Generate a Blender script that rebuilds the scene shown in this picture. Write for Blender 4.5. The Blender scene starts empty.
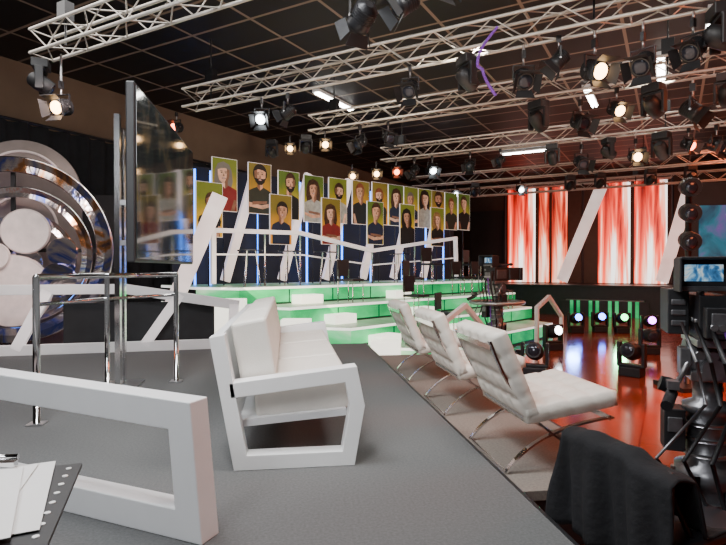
import bpy, math, random
from mathutils import Vector, Matrix
random.seed(3)
TH=math.radians(7.94); CT,ST=math.cos(TH),math.sin(TH)
CAMZ=1.2; FP=545.0; HV=268.0
def C2W(X,Y,z=0.0): return Vector((X*CT+Y*ST,-X*ST+Y*CT,z))
def W(u,v,d): return C2W((u-363)/FP*d,d,CAMZ-(v-HV)/FP*d)
RA=math.radians(37.4)
E=Vector((math.sin(RA),math.cos(RA),0)); RT=Vector((math.cos(RA),-math.sin(RA),0))
RHO=-RA
def RW(p,s,z=0.0): return RT*p+E*s+Vector((0,0,z))
def onS(u,v,s):
    r=C2W((u-363)/FP,1); d=s/r.dot(E); return W(u,v,d)
def onZ(u,v,z): return W(u,v,(CAMZ-z)*FP/(v-HV))

# ---------------------------------------------------------------- materials
def nodes(name):
    m=bpy.data.materials.new(name); m.use_nodes=True
    nt=m.node_tree; return m,nt,nt.nodes['Principled BSDF']
def M(name,col,rough=.5,metal=0,es=0,ecol=None,noise=0.12,scale=6,bump=0,bscale=60,coat=0):
    m,nt,b=nodes(name)
    b.inputs['Roughness'].default_value=rough; b.inputs['Metallic'].default_value=metal
    b.inputs['Coat Weight'].default_value=coat
    tc=nt.nodes.new('ShaderNodeTexCoord')
    n=nt.nodes.new('ShaderNodeTexNoise'); n.inputs['Scale'].default_value=scale; n.inputs['Detail'].default_value=4
    nt.links.new(tc.outputs['Object'],n.inputs['Vector'])
    r=nt.nodes.new('ShaderNodeValToRGB')
    r.color_ramp.elements[0].position=.3; r.color_ramp.elements[1].position=.7
    r.color_ramp.elements[0].color=tuple(c*(1-noise) for c in col)+(1,)
    r.color_ramp.elements[1].color=tuple(min(1,c*(1+noise)) for c in col)+(1,)
    nt.links.new(n.outputs['Fac'],r.inputs['Fac']); nt.links.new(r.outputs['Color'],b.inputs['Base Color'])
    if es:
        b.inputs['Emission Strength'].default_value=es
        if ecol: b.inputs['Emission Color'].default_value=tuple(ecol)+(1,)
        else: nt.links.new(r.outputs['Color'],b.inputs['Emission Color'])
    if bump:
        n2=nt.nodes.new('ShaderNodeTexNoise'); n2.inputs['Scale'].default_value=bscale; n2.inputs['Detail'].default_value=3
        nt.links.new(tc.outputs['Object'],n2.inputs['Vector'])
        bp=nt.nodes.new('ShaderNodeBump'); bp.inputs['Strength'].default_value=bump; bp.inputs['Distance'].default_value=.01
        nt.links.new(n2.outputs['Fac'],bp.inputs['Height']); nt.links.new(bp.outputs['Normal'],b.inputs['Normal'])
    return m
def grad(name,cb,ct,es=.3,rough=.6):
    m,nt,b=nodes(name)
    tc=nt.nodes.new('ShaderNodeTexCoord'); sp=nt.nodes.new('ShaderNodeSeparateXYZ'); r=nt.nodes.new('ShaderNodeValToRGB')
    n=nt.nodes.new('ShaderNodeTexNoise'); n.inputs['Scale'].default_value=3; ad=nt.nodes.new('ShaderNodeMath'); ad.operation='MULTIPLY_ADD'; ad.inputs[1].default_value=.5
    nt.links.new(tc.outputs['Generated'],sp.inputs['Vector']); nt.links.new(tc.outputs['Object'],n.inputs['Vector'])
    nt.links.new(n.outputs['Fac'],ad.inputs[0]); nt.links.new(sp.outputs['Z'],ad.inputs[2]); nt.links.new(ad.outputs[0],r.inputs['Fac'])
    r.color_ramp.elements[0].position=.40; r.color_ramp.elements[1].position=1.0
    r.color_ramp.elements[0].color=tuple(cb)+(1,); r.color_ramp.elements[1].color=tuple(ct)+(1,)
    nt.links.new(r.outputs['Color'],b.inputs['Base Color']); nt.links.new(r.outputs['Color'],b.inputs['Emission Color'])
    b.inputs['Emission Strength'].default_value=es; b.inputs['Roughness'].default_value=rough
    return m
def streak(name,stops,es,sx=7,sz=.5,sc=1.0,dist=1.0,metal=False,rough=.25,bump=0,base=None):
    m,nt,b=nodes(name)
    tc=nt.nodes.new('ShaderNodeTexCoord'); mp=nt.nodes.new('ShaderNodeMapping')
    mp.inputs['Scale'].default_value=(sx,sx,sz)
    n=nt.nodes.new('ShaderNodeTexNoise'); n.inputs['Scale'].default_value=sc; n.inputs['Detail'].default_value=4; n.inputs['Distortion'].default_value=dist
    r=nt.nodes.new('ShaderNodeValToRGB'); cr=r.color_ramp
    while len(cr.elements)<len(stops): cr.elements.new(.5)
    for e,(p,c) in zip(cr.elements,stops): e.position=p; e.color=tuple(c)+(1,)
    nt.links.new(tc.outputs['Object'],mp.inputs['Vector']); nt.links.new(mp.outputs['Vector'],n.inputs['Vector'])
    nt.links.new(n.outputs['Fac'],r.inputs['Fac'])
    b.inputs['Base Color'].default_value=(.02,.02,.02,1); b.inputs['Roughness'].default_value=rough
    if metal or base:
        b.inputs['Metallic'].default_value=1 if metal else 0; nt.links.new(r.outputs['Color'],b.inputs['Base Color'])
    if bump:
        bp=nt.nodes.new('ShaderNodeBump'); bp.inputs['Strength'].default_value=bump; bp.inputs['Distance'].default_value=.05
        nt.links.new(n.outputs['Fac'],bp.inputs['Height']); nt.links.new(bp.outputs['Normal'],b.inputs['Normal'])
    nt.links.new(r.outputs['Color'],b.inputs['Emission Color']); b.inputs['Emission Strength'].default_value=es
    return m
def grid(name,c1,line,sx,sy,mort,rough,var=.3,bumpn=0,metal=0):
    m,nt,b=nodes(name)
    tc=nt.nodes.new('ShaderNodeTexCoord')
    k=nt.nodes.new('ShaderNodeTexBrick'); k.offset=0; k.inputs['Scale'].default_value=1
    k.inputs['Brick Width'].default_value=sx; k.inputs['Row Height'].default_value=sy; k.inputs['Mortar Size'].default_value=mort
    k.inputs['Mortar Smooth'].default_value=.1
    k.inputs['Color1'].default_value=tuple(c1)+(1,); k.inputs['Color2'].default_value=tuple(c*(1+var) for c in c1)+(1,)
    k.inputs['Mortar'].default_value=tuple(line)+(1,)
    nt.links.new(tc.outputs['Object'],k.inputs['Vector']); nt.links.new(k.outputs['Color'],b.inputs['Base Color'])
    b.inputs['Roughness'].default_value=rough; b.inputs['Metallic'].default_value=metal
    if bumpn:
        n2=nt.nodes.new('ShaderNodeTexNoise'); n2.inputs['Scale'].default_value=3
        mr=nt.nodes.new('ShaderNodeMapRange'); mr.inputs['To Min'].default_value=rough*.6; mr.inputs['To Max'].default_value=rough*1.6
        nt.links.new(tc.outputs['Object'],n2.inputs['Vector']); nt.links.new(n2.outputs['Fac'],mr.inputs['Value']); nt.links.new(mr.outputs['Result'],b.inputs['Roughness'])
    return m
white=M('white_lacquer',(.88,.89,.90),.35,noise=.02)
cream=M('ivory_leather',(.82,.78,.70),.42,noise=.05,bump=.2,bscale=70)
seatc=M('white_upholstery',(.76,.73,.67),.6,noise=.04,bump=.2,bscale=120)
carpet=M('grey_carpet',(.118,.120,.120),.95,noise=.16,scale=70,bump=.35,bscale=300)
carpet2=M('light_taupe_carpet',(.215,.19,.165),.95,noise=.16,scale=60,bump=.35,bscale=280)
chrome=M('chrome',(.75,.75,.76),.14,1,noise=.02)
alu=M('truss_aluminium',(.50,.46,.41),.4,.5,noise=.10)
steel=M('brushed_steel',(.42,.42,.43),.32,.9,noise=.1,scale=30)
dsteel=M('dark_grey_metal',(.20,.20,.21),.35,.7,noise=.2,scale=20)
black=M('black_metal',(.018,.018,.02),.4,.2,noise=.2)
blackp=M('black_plastic',(.016,.016,.018),.5,noise=.2)
leatherb=M('black_seat_vinyl',(.03,.03,.034),.35,noise=.2)
cloth=M('black_cloth',(.008,.008,.010),.9,noise=.3,bump=.5,bscale=30)
tan=M('tan_wall_paint',(.19,.125,.08),.85,noise=.1,scale=1.5)
darkwall=M('black_wall_paint',(.02,.018,.02),.8,noise=.2,scale=2)
ceilm=grid('black_ceiling_tiles',(.006,.005,.005),(.26,.20,.155),1.2,.75,.026,.55)
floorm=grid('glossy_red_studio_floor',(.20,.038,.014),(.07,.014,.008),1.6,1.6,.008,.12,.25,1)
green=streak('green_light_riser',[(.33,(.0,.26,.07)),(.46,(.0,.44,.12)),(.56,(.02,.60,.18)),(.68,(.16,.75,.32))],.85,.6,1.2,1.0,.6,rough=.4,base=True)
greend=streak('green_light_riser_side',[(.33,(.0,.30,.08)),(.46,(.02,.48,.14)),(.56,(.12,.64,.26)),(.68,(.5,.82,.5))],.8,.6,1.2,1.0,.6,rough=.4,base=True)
greenw=streak('mint_light_tread',[(.35,(.16,.38,.20)),(.48,(.30,.52,.32)),(.58,(.48,.62,.46)),(.7,(.70,.74,.62))],.26,.5,1.0,1.0,.5,rough=.35,base=True)
nosing=M('white_step_edge',(.95,.97,.88),.4,es=1.2,noise=.05)
seam=M('dark_green_joint',(.0,.06,.02),.6,noise=.1)
whiteglow=M('lit_cream_panel',(.97,.93,.80),.4,es=1.8,noise=.05)
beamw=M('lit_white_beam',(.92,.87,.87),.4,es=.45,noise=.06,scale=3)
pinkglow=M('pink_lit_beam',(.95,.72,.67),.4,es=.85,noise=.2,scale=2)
blueled=M('blue_led',(.05,.22,1),.3,es=7,noise=.2)
lamp=M('fluorescent_tube',(1,.98,.92),.3,es=22,noise=.02)
warm=M('warm_lens',(1,.58,.26),.2,es=16,noise=.05)
whitel=M('white_lens',(.85,.93,1),.2,es=16,noise=.05)
redl=M('red_lens',(1,.16,.06),.2,es=16,noise=.05)
magl=M('violet_lens',(.6,.1,1),.2,es=18,noise=.05)
bluel=M('blue_lens',(.06,.16,1),.2,es=20,noise=.05)
greenl=M('green_lens',(.1,1,.25),.2,es=12,noise=.05)
darklens=M('dark_glass_lens',(.03,.035,.05),.05,.3,noise=.2)
purple=M('purple_cable',(.20,.06,.45),.5,noise=.1)
blackscr=streak('dark_screen_painted_reflections',[(.3,(.002,.003,.004)),(.5,(.01,.02,.02)),(.62,(.07,.055,.03)),(.72,(.01,.03,.07)),(.85,(.2,.22,.2))],.6,3,2,1.4,.6,rough=.06)  # blurred reflections of the set painted on as faintly glowing noise
ledred=streak('red_flame_led',[(.36,(.06,.001,.001)),(.44,(.42,.010,.004)),(.50,(1,.07,.03)),(.55,(1,.40,.26)),(.60,(1,.96,.90))],2.6,2.2,.14,1.2,.35)
ledor=streak('orange_flame_led',[(.36,(.06,.002,.001)),(.45,(.45,.02,.006)),(.52,(1,.14,.05)),(.61,(1,.72,.55))],2.2,2.6,.2,1.2,.4)
cyan=streak('teal_screen',[(.3,(.0,.03,.07)),(.5,(.01,.18,.26)),(.65,(.18,.10,.35)),(.8,(.3,.6,.6))],.8,1.3,1.3,1,1)
vfscr=streak('viewfinder_picture',[(.3,(.01,.03,.08)),(.46,(.04,.16,.35)),(.54,(.25,.45,.6)),(.6,(.55,.6,.6)),(.66,(.5,.15,.08))],1.1,18,14,1,1)
crink=streak('chrome_painted_reflections',[(.30,(.08,.08,.10)),(.40,(.30,.26,.28)),(.46,(.10,.14,.50)),(.51,(.60,.50,.50)),(.56,(.80,.66,.62)),(.61,(.70,.28,.10)),(.70,(.12,.10,.12))],.10,1.0,1.0,1.2,1.6,metal=True,rough=.10,bump=.35)  # coloured reflections on the chrome are painted in by the ramp
foil=M('polished_steel_rim',(.85,.78,.76),.15,1,noise=.2,scale=4)
grayd=M('pinkish_white_disc',(.80,.68,.65),.5,es=.14,noise=.10)
archm=M('grey_brown_panel',(.30,.245,.22),.6,noise=.1)
paper=M('white_paper',(.80,.80,.78),.8,noise=.03)
steelw=M('steel_rings',(.8,.8,.8),.4,.6)

# ---------------------------------------------------------------- mesh builder
class MB:
    def __init__(s): s.v=[];s.f=[];s.m=[];s.sm=[];s.mats=[]
    def mi(s,m):
        if m not in s.mats: s.mats.append(m)
        return s.mats.index(m)
    def add(s,vs,fs,m,smooth=False):
        o=len(s.v); s.v+= [tuple(x) for x in vs]; k=s.mi(m)
        for f in fs:
            s.f.append([i+o for i in f]); s.m.append(k); s.sm.append(smooth)
    def box(s,c,d,m,R=None):
        vs=[]
        for z in(-.5,.5):
            for x,y in((-.5,-.5),(.5,-.5),(.5,.5),(-.5,.5)):
                p=Vector((x*d[0],y*d[1],z*d[2]))
                if R is not None: p=R@p
                vs.append(p+Vector(c))
        s.add(vs,[(3,2,1,0),(4,5,6,7),(0,1,5,4),(1,2,6,5),(2,3,7,6),(3,0,4,7)],m)
    def prism(s,poly,z0,z1,m,mtop=None,mside=None):
        n=len(poly); vs=[(p[0],p[1],z0) for p in poly]+[(p[0],p[1],z1) for p in poly]
        s.add(vs,[tuple(reversed(range(n)))],m); 
        o=len(s.v)-2*n
        k=s.mi(mtop or m); s.f.append([o+n+i for i in range(n)]); s.m.append(k); s.sm.append(False)
        for i in range(n):
            mm=mside[i] if isinstance(mside,(list,tuple)) else (mside or m)
            k=s.mi(mm)
            j=(i+1)%n; s.f.append([o+i,o+j,o+n+j,o+n+i]); s.m.append(k); s.sm.append(False)
    def lathe(s,prof,o,ax,m,n=16,cap=True):
        ax=Vector(ax).normalized(); t=Vector((0,0,1)) if abs(ax.z)<.9 else Vector((1,0,0))
        a=ax.cross(t).normalized(); b=ax.cross(a); o=Vector(o); vs=[]
        for r,h in prof:
            for i in range(n):
                q=2*math.pi*i/n; vs.append(o+ax*h+(a*math.cos(q)+b*math.sin(q))*r)
        fs=[]
        for k in range(len(prof)-1):
            for i in range(n):
                j=(i+1)%n; fs.append((k*n+i,k*n+j,(k+1)*n+j,(k+1)*n+i))
        base=len(s.v); s.add(vs,fs,m,True)
        if cap:
            kk=s.mi(m)
            s.f.append([base+i for i in range(n)]); s.m.append(kk); s.sm.append(False)
            s.f.append([base+(len(prof)-1)*n+i for i in reversed(range(n))]); s.m.append(kk); s.sm.append(False)
    def tube(s,p,q,r,m,n=8,r2=None):
        p=Vector(p);q=Vector(q); s.lathe([(r,0),(r if r2 is None else r2,(q-p).length)],p,q-p,m,n)
    def path(s,pts,r,m,n=6):
        for a,b in zip(pts[:-1],pts[1:]): s.tube(a,b,r,m,n)
        for a in pts[1:-1]: s.sph(a,(r,r,r),m,6,4)
    def sph(s,c,r,m,n=16,k=10):
        vs=[];fs=[]
        for i in range(k+1):
            a=math.pi*i/k
            for j in range(n):
                b=2*math.pi*j/n
                vs.append((c[0]+r[0]*math.sin(a)*math.cos(b),c[1]+r[1]*math.sin(a)*math.sin(b),c[2]+r[2]*math.cos(a)))
        for i in range(k):
            for j in range(n):
                l=(j+1)%n; fs.append((i*n+j,(i+1)*n+j,(i+1)*n+l,i*n+l))
        s.add(vs,fs,m,True)
    def sweep(s,pts,side,w,h,m,closed=False):
        pts=[Vector(p) for p in pts]; side=Vector(side).normalized(); n=len(pts); vs=[]
        for i,p in enumerate(pts):
            a=pts[i-1] if (i>0 or closed) else None; b=pts[(i+1)%n] if (i<n-1 or closed) else None
            t1=(p-a).normalized() if a is not None else None; t2=(b-p).normalized() if b is not None else None
            if t1 is None:t=t2;sc=1
            elif t2 is None:t=t1;sc=1
            else:
                t=(t1+t2).normalized(); sc=1/max(.35,t.dot(t1))
            nn=side.cross(t).normalized()*sc*h/2; ss=side*w/2
            vs+=[p-ss-nn,p+ss-nn,p+ss+nn,p-ss+nn]
        fs=[]
        R=n if closed else n-1
        for i in range(R):
            j=(i+1)%n
            for k in range(4):
                l=(k+1)%4; fs.append((i*4+k,i*4+l,j*4+l,j*4+k))
        if not closed: fs+=[(3,2,1,0),((n-1)*4,(n-1)*4+1,(n-1)*4+2,(n-1)*4+3)]
        s.add(vs,fs,m)
    def torus(s,c,R,r,ax,m,n=40,k=8,a0=0,a1=2*math.pi,ry=None):
        ry=ry or r
        ax=Vector(ax).normalized(); t=Vector((0,0,1)) if abs(ax.z)<.9 else Vector((1,0,0))
        a=ax.cross(t).normalized(); b=ax.cross(a); c=Vector(c); full=abs(a1-a0-2*math.pi)<1e-4
        vs=[];N=n if full else n+1
        for i in range(N):
            q=a0+(a1-a0)*i/n; d=a*math.cos(q)+b*math.sin(q)
            for j in range(k):
                w=2*math.pi*j/k; vs.append(c+d*(R+r*math.cos(w))+ax*ry*math.sin(w))
        fs=[]
        for i in range(n):
            i2=(i+1)%N
            for j in range(k):
                l=(j+1)%k; fs.append((i*k+j,i*k+l,i2*k+l,i2*k+j))
        s.add(vs,fs,m,True)
    def ring(s,c,R0,R1,th,m,n=80):
        prof=[(R0,0),(R0,-th),((R0+R1)/2,-th*.7),(R1,-th),(R1,0)]
        vs=[];fs=[];K=len(prof)
        for i in range(n):
            q=2*math.pi*i/n
            for r,y in prof: vs.append((c[0]+r*math.cos(q),c[1]+y,c[2]+r*math.sin(q)))
        for i in range(n):
            i2=(i+1)%n
            for j in range(K):
                l=(j+1)%K; fs.append((i*K+j,i*K+l,i2*K+l,i2*K+j))
        s.add(vs,fs,m)
    def poly(s,pts,m): s.add(pts,[tuple(range(len(pts)))],m)
    def quilt(s,c,ax,ay,az,w,l,t,m,nu=5,nv=5,dip=.018,pw=7,e0=.35,R=6):
        ax=Vector(ax).normalized();ay=Vector(ay).normalized();az=Vector(az).normalized();c=Vector(c)
        U=nu*R;V=nv*R;vs=[];fs=[]
        def sup(q): return max(0,1-abs(q)**pw)**(1/3.0)
        for sd in(1,-1):
            for i in range(U+1):
                for j in range(V+1):
                    x=2*i/U-1;y=2*j/V-1
                    e=sup(x)*sup(y)
                    du=abs(math.sin(math.pi*nu*(i/U)));dv=abs(math.sin(math.pi*nv*(j/V)))
                    h=t/2*(e0+(1-e0)*e)-dip*(1-min(du,dv)**.6)*e*(1 if dip else 0)
                    vs.append(c+ax*(x*w/2)+ay*(y*l/2)+az*(sd*h))
        o=(U+1)*(V+1)
        for i in range(U):
            for j in range(V):
                a=i*(V+1)+j;b=a+1;d=a+V+1;e=d+1
                fs.append((a,d,e,b)); fs.append((o+a,o+b,o+e,o+d))
        for i in range(U):
            a=i*(V+1);d=a+V+1; fs.append((a,o+a,o+d,d)); a+=V;d+=V; fs.append((a,d,o+d,o+a))
        for j in range(V):
            a=j;b=j+1; fs.append((a,b,o+b,o+a)); a+=U*(V+1);b=a+1; fs.append((a,o+a,o+b,b))
        s.add(vs,fs,m,True)
    def make(s,name,parent=None,bevel=0,seg=2,loc=None,rot=None):
        me=bpy.data.meshes.new(name); me.from_pydata(s.v,[],s.f)
        for m in s.mats: me.materials.append(m)
        me.polygons.foreach_set('material_index',s.m); me.polygons.foreach_set('use_smooth',s.sm)
        me.update()
        ob=bpy.data.objects.new(name,me); bpy.context.scene.collection.objects.link(ob)
        if parent: ob.parent=parent
        if loc is not None: ob.location=loc
        if rot is not None: ob.rotation_euler=rot
        if bevel:
            b=ob.modifiers.new('bevel','BEVEL'); b.width=bevel; b.segments=seg; b.limit_method='ANGLE'; b.angle_limit=.6
        return ob
def tag(o,label,cat,group=None):
    o['label']=label;o['category']=cat
    if group:o['group']=group
    return o
def thing(name,label,cat,loc=(0,0,0),rz=0,group=None):
    o=bpy.data.objects.new(name,None); o.empty_display_size=.1
    bpy.context.scene.collection.objects.link(o); o.location=loc; o.rotation_euler=(0,0,rz)
    return tag(o,label,cat,group)
def clone(src,loc=None,rz=None,label=None,parent=None):
    c=src.copy(); bpy.context.scene.collection.objects.link(c)
    if parent is not None: c.parent=parent
    if loc is not None: c.location=loc
    if rz is not None: c.rotation_euler=(0,0,rz)
    if label: c['label']=label
    for ch in list(src.children):
        k=clone(ch,parent=c); k.matrix_parent_inverse=ch.matrix_parent_inverse.copy()
    return c
def struct(ob): ob['kind']='structure'; return ob

# ---------------------------------------------------------------- room
P0,P1,S0,S1=-10.2,6.5,-4.0,24.0; ZF=-.45; ZC=4.9
def roombox(name,p0,p1,s0,s1,z0,z1,mat):
    b=MB(); b.box((0,0,0),(p1-p0,s1-s0,z1-z0),mat)
    return struct(b.make(name,loc=RW((p0+p1)/2,(s0+s1)/2,(z0+z1)/2),rot=(0,0,RHO)))
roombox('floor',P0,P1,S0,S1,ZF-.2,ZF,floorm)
roombox('ceiling',P0,P1,S0,S1,ZC,ZC+.2,ceilm)
roombox('wall_left',P0-.2,P0,S0,S1,ZF,ZC,tan)
roombox('wall_right',P1,P1+.2,S0,S1,ZF,ZC,darkwall)
roombox('wall_far',P0-.2,P1+.2,S1,S1+.2,ZF,ZC,M('brown_far_wall',(.05,.032,.022),.85,noise=.1))
roombox('wall_near',P0-.2,P1+.2,S0-.2,S0,ZF,ZC,darkwall)
b=MB(); N=260; vs=[];fs=[]
for i in range(N+1):
    q=i/N; s_=-3.5+27*q; off=.09*math.sin(i*1.7)+.03*math.sin(i*.6)
    for z in(ZF,3.75): vs.append(RW(P0+.25+off,s_,z))
for i in range(N): fs.append((2*i,2*i+2,2*i+3,2*i+1))
b.add(vs,fs,cloth,True); b.tube(RW(P0+.25,-3.5,3.78),RW(P0+.25,23.5,3.78),.03,black)
tag(b.make('stage_curtain'),'long black pleated curtain hanging along the tan wall','curtain')
def fluo(loc,rz,L=1.5):
    o=thing('ceiling_light','slim white fluorescent ceiling fitting, switched on','light',loc,rz,'fluorescent ceiling fittings')
    b=MB(); b.box((0,0,-.03),(L,.16,.06),white); b.make('housing',o)
    for y in(-.035,.035):
        b=MB(); b.tube((-L/2+.05,y,-.075),(L/2-.05,y,-.075),.024,lamp); b.make('light_tube',o)
aE=math.atan2(E.y,E.x); aF=RHO
for u,v,a in((335,99,aE),(252,153,aF),(660,66,aE),(100,106,aF),(590,95,aE),(525,150,aF),(710,25,aE)):
    p=W(u,v,(ZC-CAMZ)*FP/(HV-v)); p.z=ZC
    fluo(p,a)

ZL=-.10
b=MB(); b.box((-1.875,3.8,-.03),(6.25,9.6,.06),carpet); b.box((-1.875,3.8,-.255),(6.2,9.55,.39),blackp); b.box((1.243,3.8,-.001),(.022,9.6,.006),black)
tag(b.make('stage_platform',bevel=.003),'raised platform covered in dark grey carpet','platform')
b=MB(); b.box((1.76,5.5,ZL-.03),(.94,5.0,.06),carpet2); b.box((1.755,5.5,(ZL-.06+ZF)/2),(.9,4.95,ZL-.06-ZF),blackp); b.box((2.215,5.5,ZL-.001),(.02,5.0,.006),black)
tag(b.make('stage_platform',bevel=.003),'lower light-taupe carpeted platform carrying the lounge chairs','platform')

# ---------------------------------------------------------------- sofa
so=thing('sofa','long white angular-framed sofa with white cushions','sofa',(0,3.28,0))
L=2.9
for y in(.06,L-.06):
    b=MB()
    b.sweep([(-.41,0,.80),(-.275,0,.045),(.37,0,.045),(.425,0,.36),(.385,0,.555),(-.335,0,.475)],(0,1,0),.12,.088,white)
    b.make('arm_frame',so,.003,loc=(0,y,0))
b=MB()
b.sweep([(-.29,L/2,.25),(.37,L/2,.30)],(0,1,0),L-.22,.045,white)
b.sweep([(-.315,L/2,.28),(-.415,L/2,.80)],(0,1,0),L-.02,.06,white)
b.make('seat_frame',so,.004)
cl=(L-.27)/3
def cushion(cx,cy,cz,dx,dy,dz,tilt,name):
    b=MB(); b.box((0,0,0),(dx,dy,dz),seatc)
    b.make(name,so,.024,3,loc=(cx,cy,cz),rot=(0,tilt,0))
for i in range(3):
    y=.135+cl*(i+.5)
    cushion(.10,y,.40,.60,cl-.025,.21,-.07,'seat_cushion')
    cushion(-.205,y,.69,.22,cl-.025,.38,-.18,'back_cushion')

# ---------------------------------------------------------------- lounge chairs
def bez(p0,p1,p2,p3,n=14):
    r=[]
    for i in range(n+1):
        t=i/n;a=(1-t)**3;b_=3*(1-t)**2*t;c=3*(1-t)*t*t;d=t**3
        r.append((a*p0[0]+b_*p1[0]+c*p2[0]+d*p3[0],a*p0[1]+b_*p1[1]+c*p2[1]+d*p3[1]))
    return r
ch=thing('lounge_chair','ivory tufted leather lounge chair on crossed chrome legs','chair',(1.70,3.62,ZL),0,'row of ivory lounge chairs')
for y in(-.34,.34):
    b=MB()
    b.sweep([(x,y,z) for x,z in bez((-.44,.84),(-.26,.35),(-.02,.20),(.40,.006))],(0,1,0),.035,.013,chrome)
    b.sweep([(x,y,z) for x,z in bez((-.33,.006),(-.20,.20),(.05,.30),(.40,.33))],(0,1,0),.035,.013,chrome)
    b.make('leg_frame',ch)
for x,z in((-.33,.012),(.40,.012),(.38,.325),(-.43,.80),(-.21,.36)):
    b=MB(); b.box((x,0,z),(.012,.68,.035 if z>.1 else .014),chrome); b.make('cross_bar',ch)
b=MB(); b.quilt((.09,0,.415),(1,0,.16),(0,1,0),(-.16,0,1),.62,.78,.14,cream,4,5,.026,14,.65); b.make('seat_cushion',ch)
b=MB(); b.quilt((-.28,0,.63),(-.42,0,1),(0,1,0),(1,0,.42),.57,.78,.13,cream,4,5,.026,14,.65); b.make('backrest_cushion',ch)
clone(ch,(1.70,4.98,ZL)); clone(ch,(1.70,6.42,ZL))

# ---------------------------------------------------------------- near white frame barrier
a=W(200,400,2.42); a.z=0; c=W(0,375,2.95); c.z=0; dr=(c-a).normalized(); ang=math.atan2(dr.y,dr.x)
rl=thing('white_barrier','white angular frame barrier standing on the carpet','barrier',a,ang)
b=MB(); b.sweep([(2.6,0,.60),(.07,0,.548),(.02,0,.0675),(2.6,0,.0675)],(0,1,0),.12,.135,white); b.make('frame',rl,.006)

# ---------------------------------------------------------------- folder on stand
p1=C2W(-.62,1.20); p2=C2W(-.45,.73); e=(p2-p1).normalized(); w=Vector((e.y,-e.x,0)); 
if w.dot(C2W(-1,0))<0: w=-w
ms=thing('music_stand','black metal stand holding an open folder','stand',(p1+p2)/2+w*.18)
b=MB(); b.box((0,0,.755),(.22,.22,.01),black,Matrix.Rotation(math.atan2(e.y,e.x),3,'Z')); b.make('tray',ms)
b=MB(); b.tube((0,0,.0),(0,0,.75),.014,black); b.make('pole',ms)
for k in range(3):
    q=k*2.09; b=MB(); b.tube((0,0,.2),(.25*math.cos(q),.25*math.sin(q),.008),.008,black); b.make('leg',ms)
def quad(b,o,a_,b_,z0,z1,m):
    b.prism([(o+x)[:2] for x in(Vector((0,0,0)),a_,a_+b_,b_)][::1],z0,z1,m)
fo=thing('folder','black ring folder with punched holes along its edge','folder',(0,0,.01))
b=MB(); quad(b,p1,e*.50,w*.40,.752,.760,blackp); b.make('cover',fo)
for i in range(10):
    q=p1+e*(.03+i*.045)+w*.022; b=MB(); b.lathe([(.0055,0),(.0055,.0012)],(q.x,q.y,.7602),(0,0,1),steelw,14); b.make('punched_hole',fo)
for i,(off,rot,z) in enumerate(((.055,.10,.773),(.085,-.02,.776),(.11,.16,.779))):
    b=MB(); R=Matrix.Rotation(rot,3,'Z'); quad(b,p1+w*off+e*(-.02+.015*i),R@(e*.35),R@(w*.26),z,z+.0012,paper)
    tag(b.make('paper_sheet'),'loose white printed paper sheet lying on the black folder','paper','papers on the folder')
b=MB(); q=p1+w*.15+e*.0; b.box((q.x,q.y,.785),(.05,.02,.012),chrome); b.tube((q.x-.03,q.y,.80),(q.x+.03,q.y,.80),.006,chrome)
tag(b.make('paper_clip'),'small chrome bulldog clip holding the papers','clip')

# ---------------------------------------------------------------- big monitor on stand
m1=W(135,262,3.7); m2=W(193,262,5.95)
cx=(m1+m2)/2; d=(m2-m1); d.z=0; wid=d.length; mang=math.atan2(d.y,d.x)
mo=thing('monitor_stand','large flat black monitor on a tall chrome-post stand','monitor',(cx.x,cx.y,0),mang)
def tolocal(p):
    q=p-Vector((cx.x,cx.y,0)); return (q.x*math.cos(mang)+q.y*math.sin(mang),-q.x*math.sin(mang)+q.y*math.cos(mang))
zb=1.24;zt=2.47
b=MB(); b.box((0,.03,(zb+zt)/2),(wid,.06,zt-zb),blackp); b.make('monitor_case',mo,.01)
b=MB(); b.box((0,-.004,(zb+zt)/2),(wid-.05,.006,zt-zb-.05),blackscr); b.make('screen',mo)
q1=tolocal(C2W((118-363)/FP*5.4,5.4))
for dx,zz_ in((0,2.72),(.16,2.62)):
    q=(q1[0]+dx,q1[1])
    b=MB(); b.box((q[0],q[1],zz_/2),(.06,.05,zz_),chrome); b.make('post',mo)
    for z in(1.45,1.85):
        b=MB(); b.box((q[0],q[1]/2+.02,z),(.04,q[1]-.02,.05),steel); b.make('bracket',mo)
b=MB(); b.box((q1[0]+.08,q1[1],.012),(.5,.34,.024),steel); b.make('foot_plate',mo)
def tbar(pts,lab):
    f=[C2W((u-363)/FP*d_,d_) for u,d_ in pts]; cb=thing('chrome_barrier',lab,'barrier',f[0],0)
    L_=[p-f[0] for p in f]; Z=Vector((0,0,1))
    b=MB(); b.path([L_[0]]+[p+Z*1.13 for p in L_]+[L_[-1]],.026,chrome,10); b.make('tube_frame',cb)
    b=MB(); b.path([p+Z*.92 for p in L_],.016,chrome,10); b.make('middle_rail',cb)
    for p in L_[1:-1]:
        b=MB(); b.tube(p,p+Z*1.12,.022,chrome,10); b.make('post',cb)
    for p in L_:
        b=MB(); b.box((p.x,p.y,.006),(.12,.12,.012),steel); b.make('foot_plate',cb)
tbar([(36,4.17),(107,4.95),(176,5.75)],'wide chrome tube barrier standing beside the large monitor')

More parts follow.
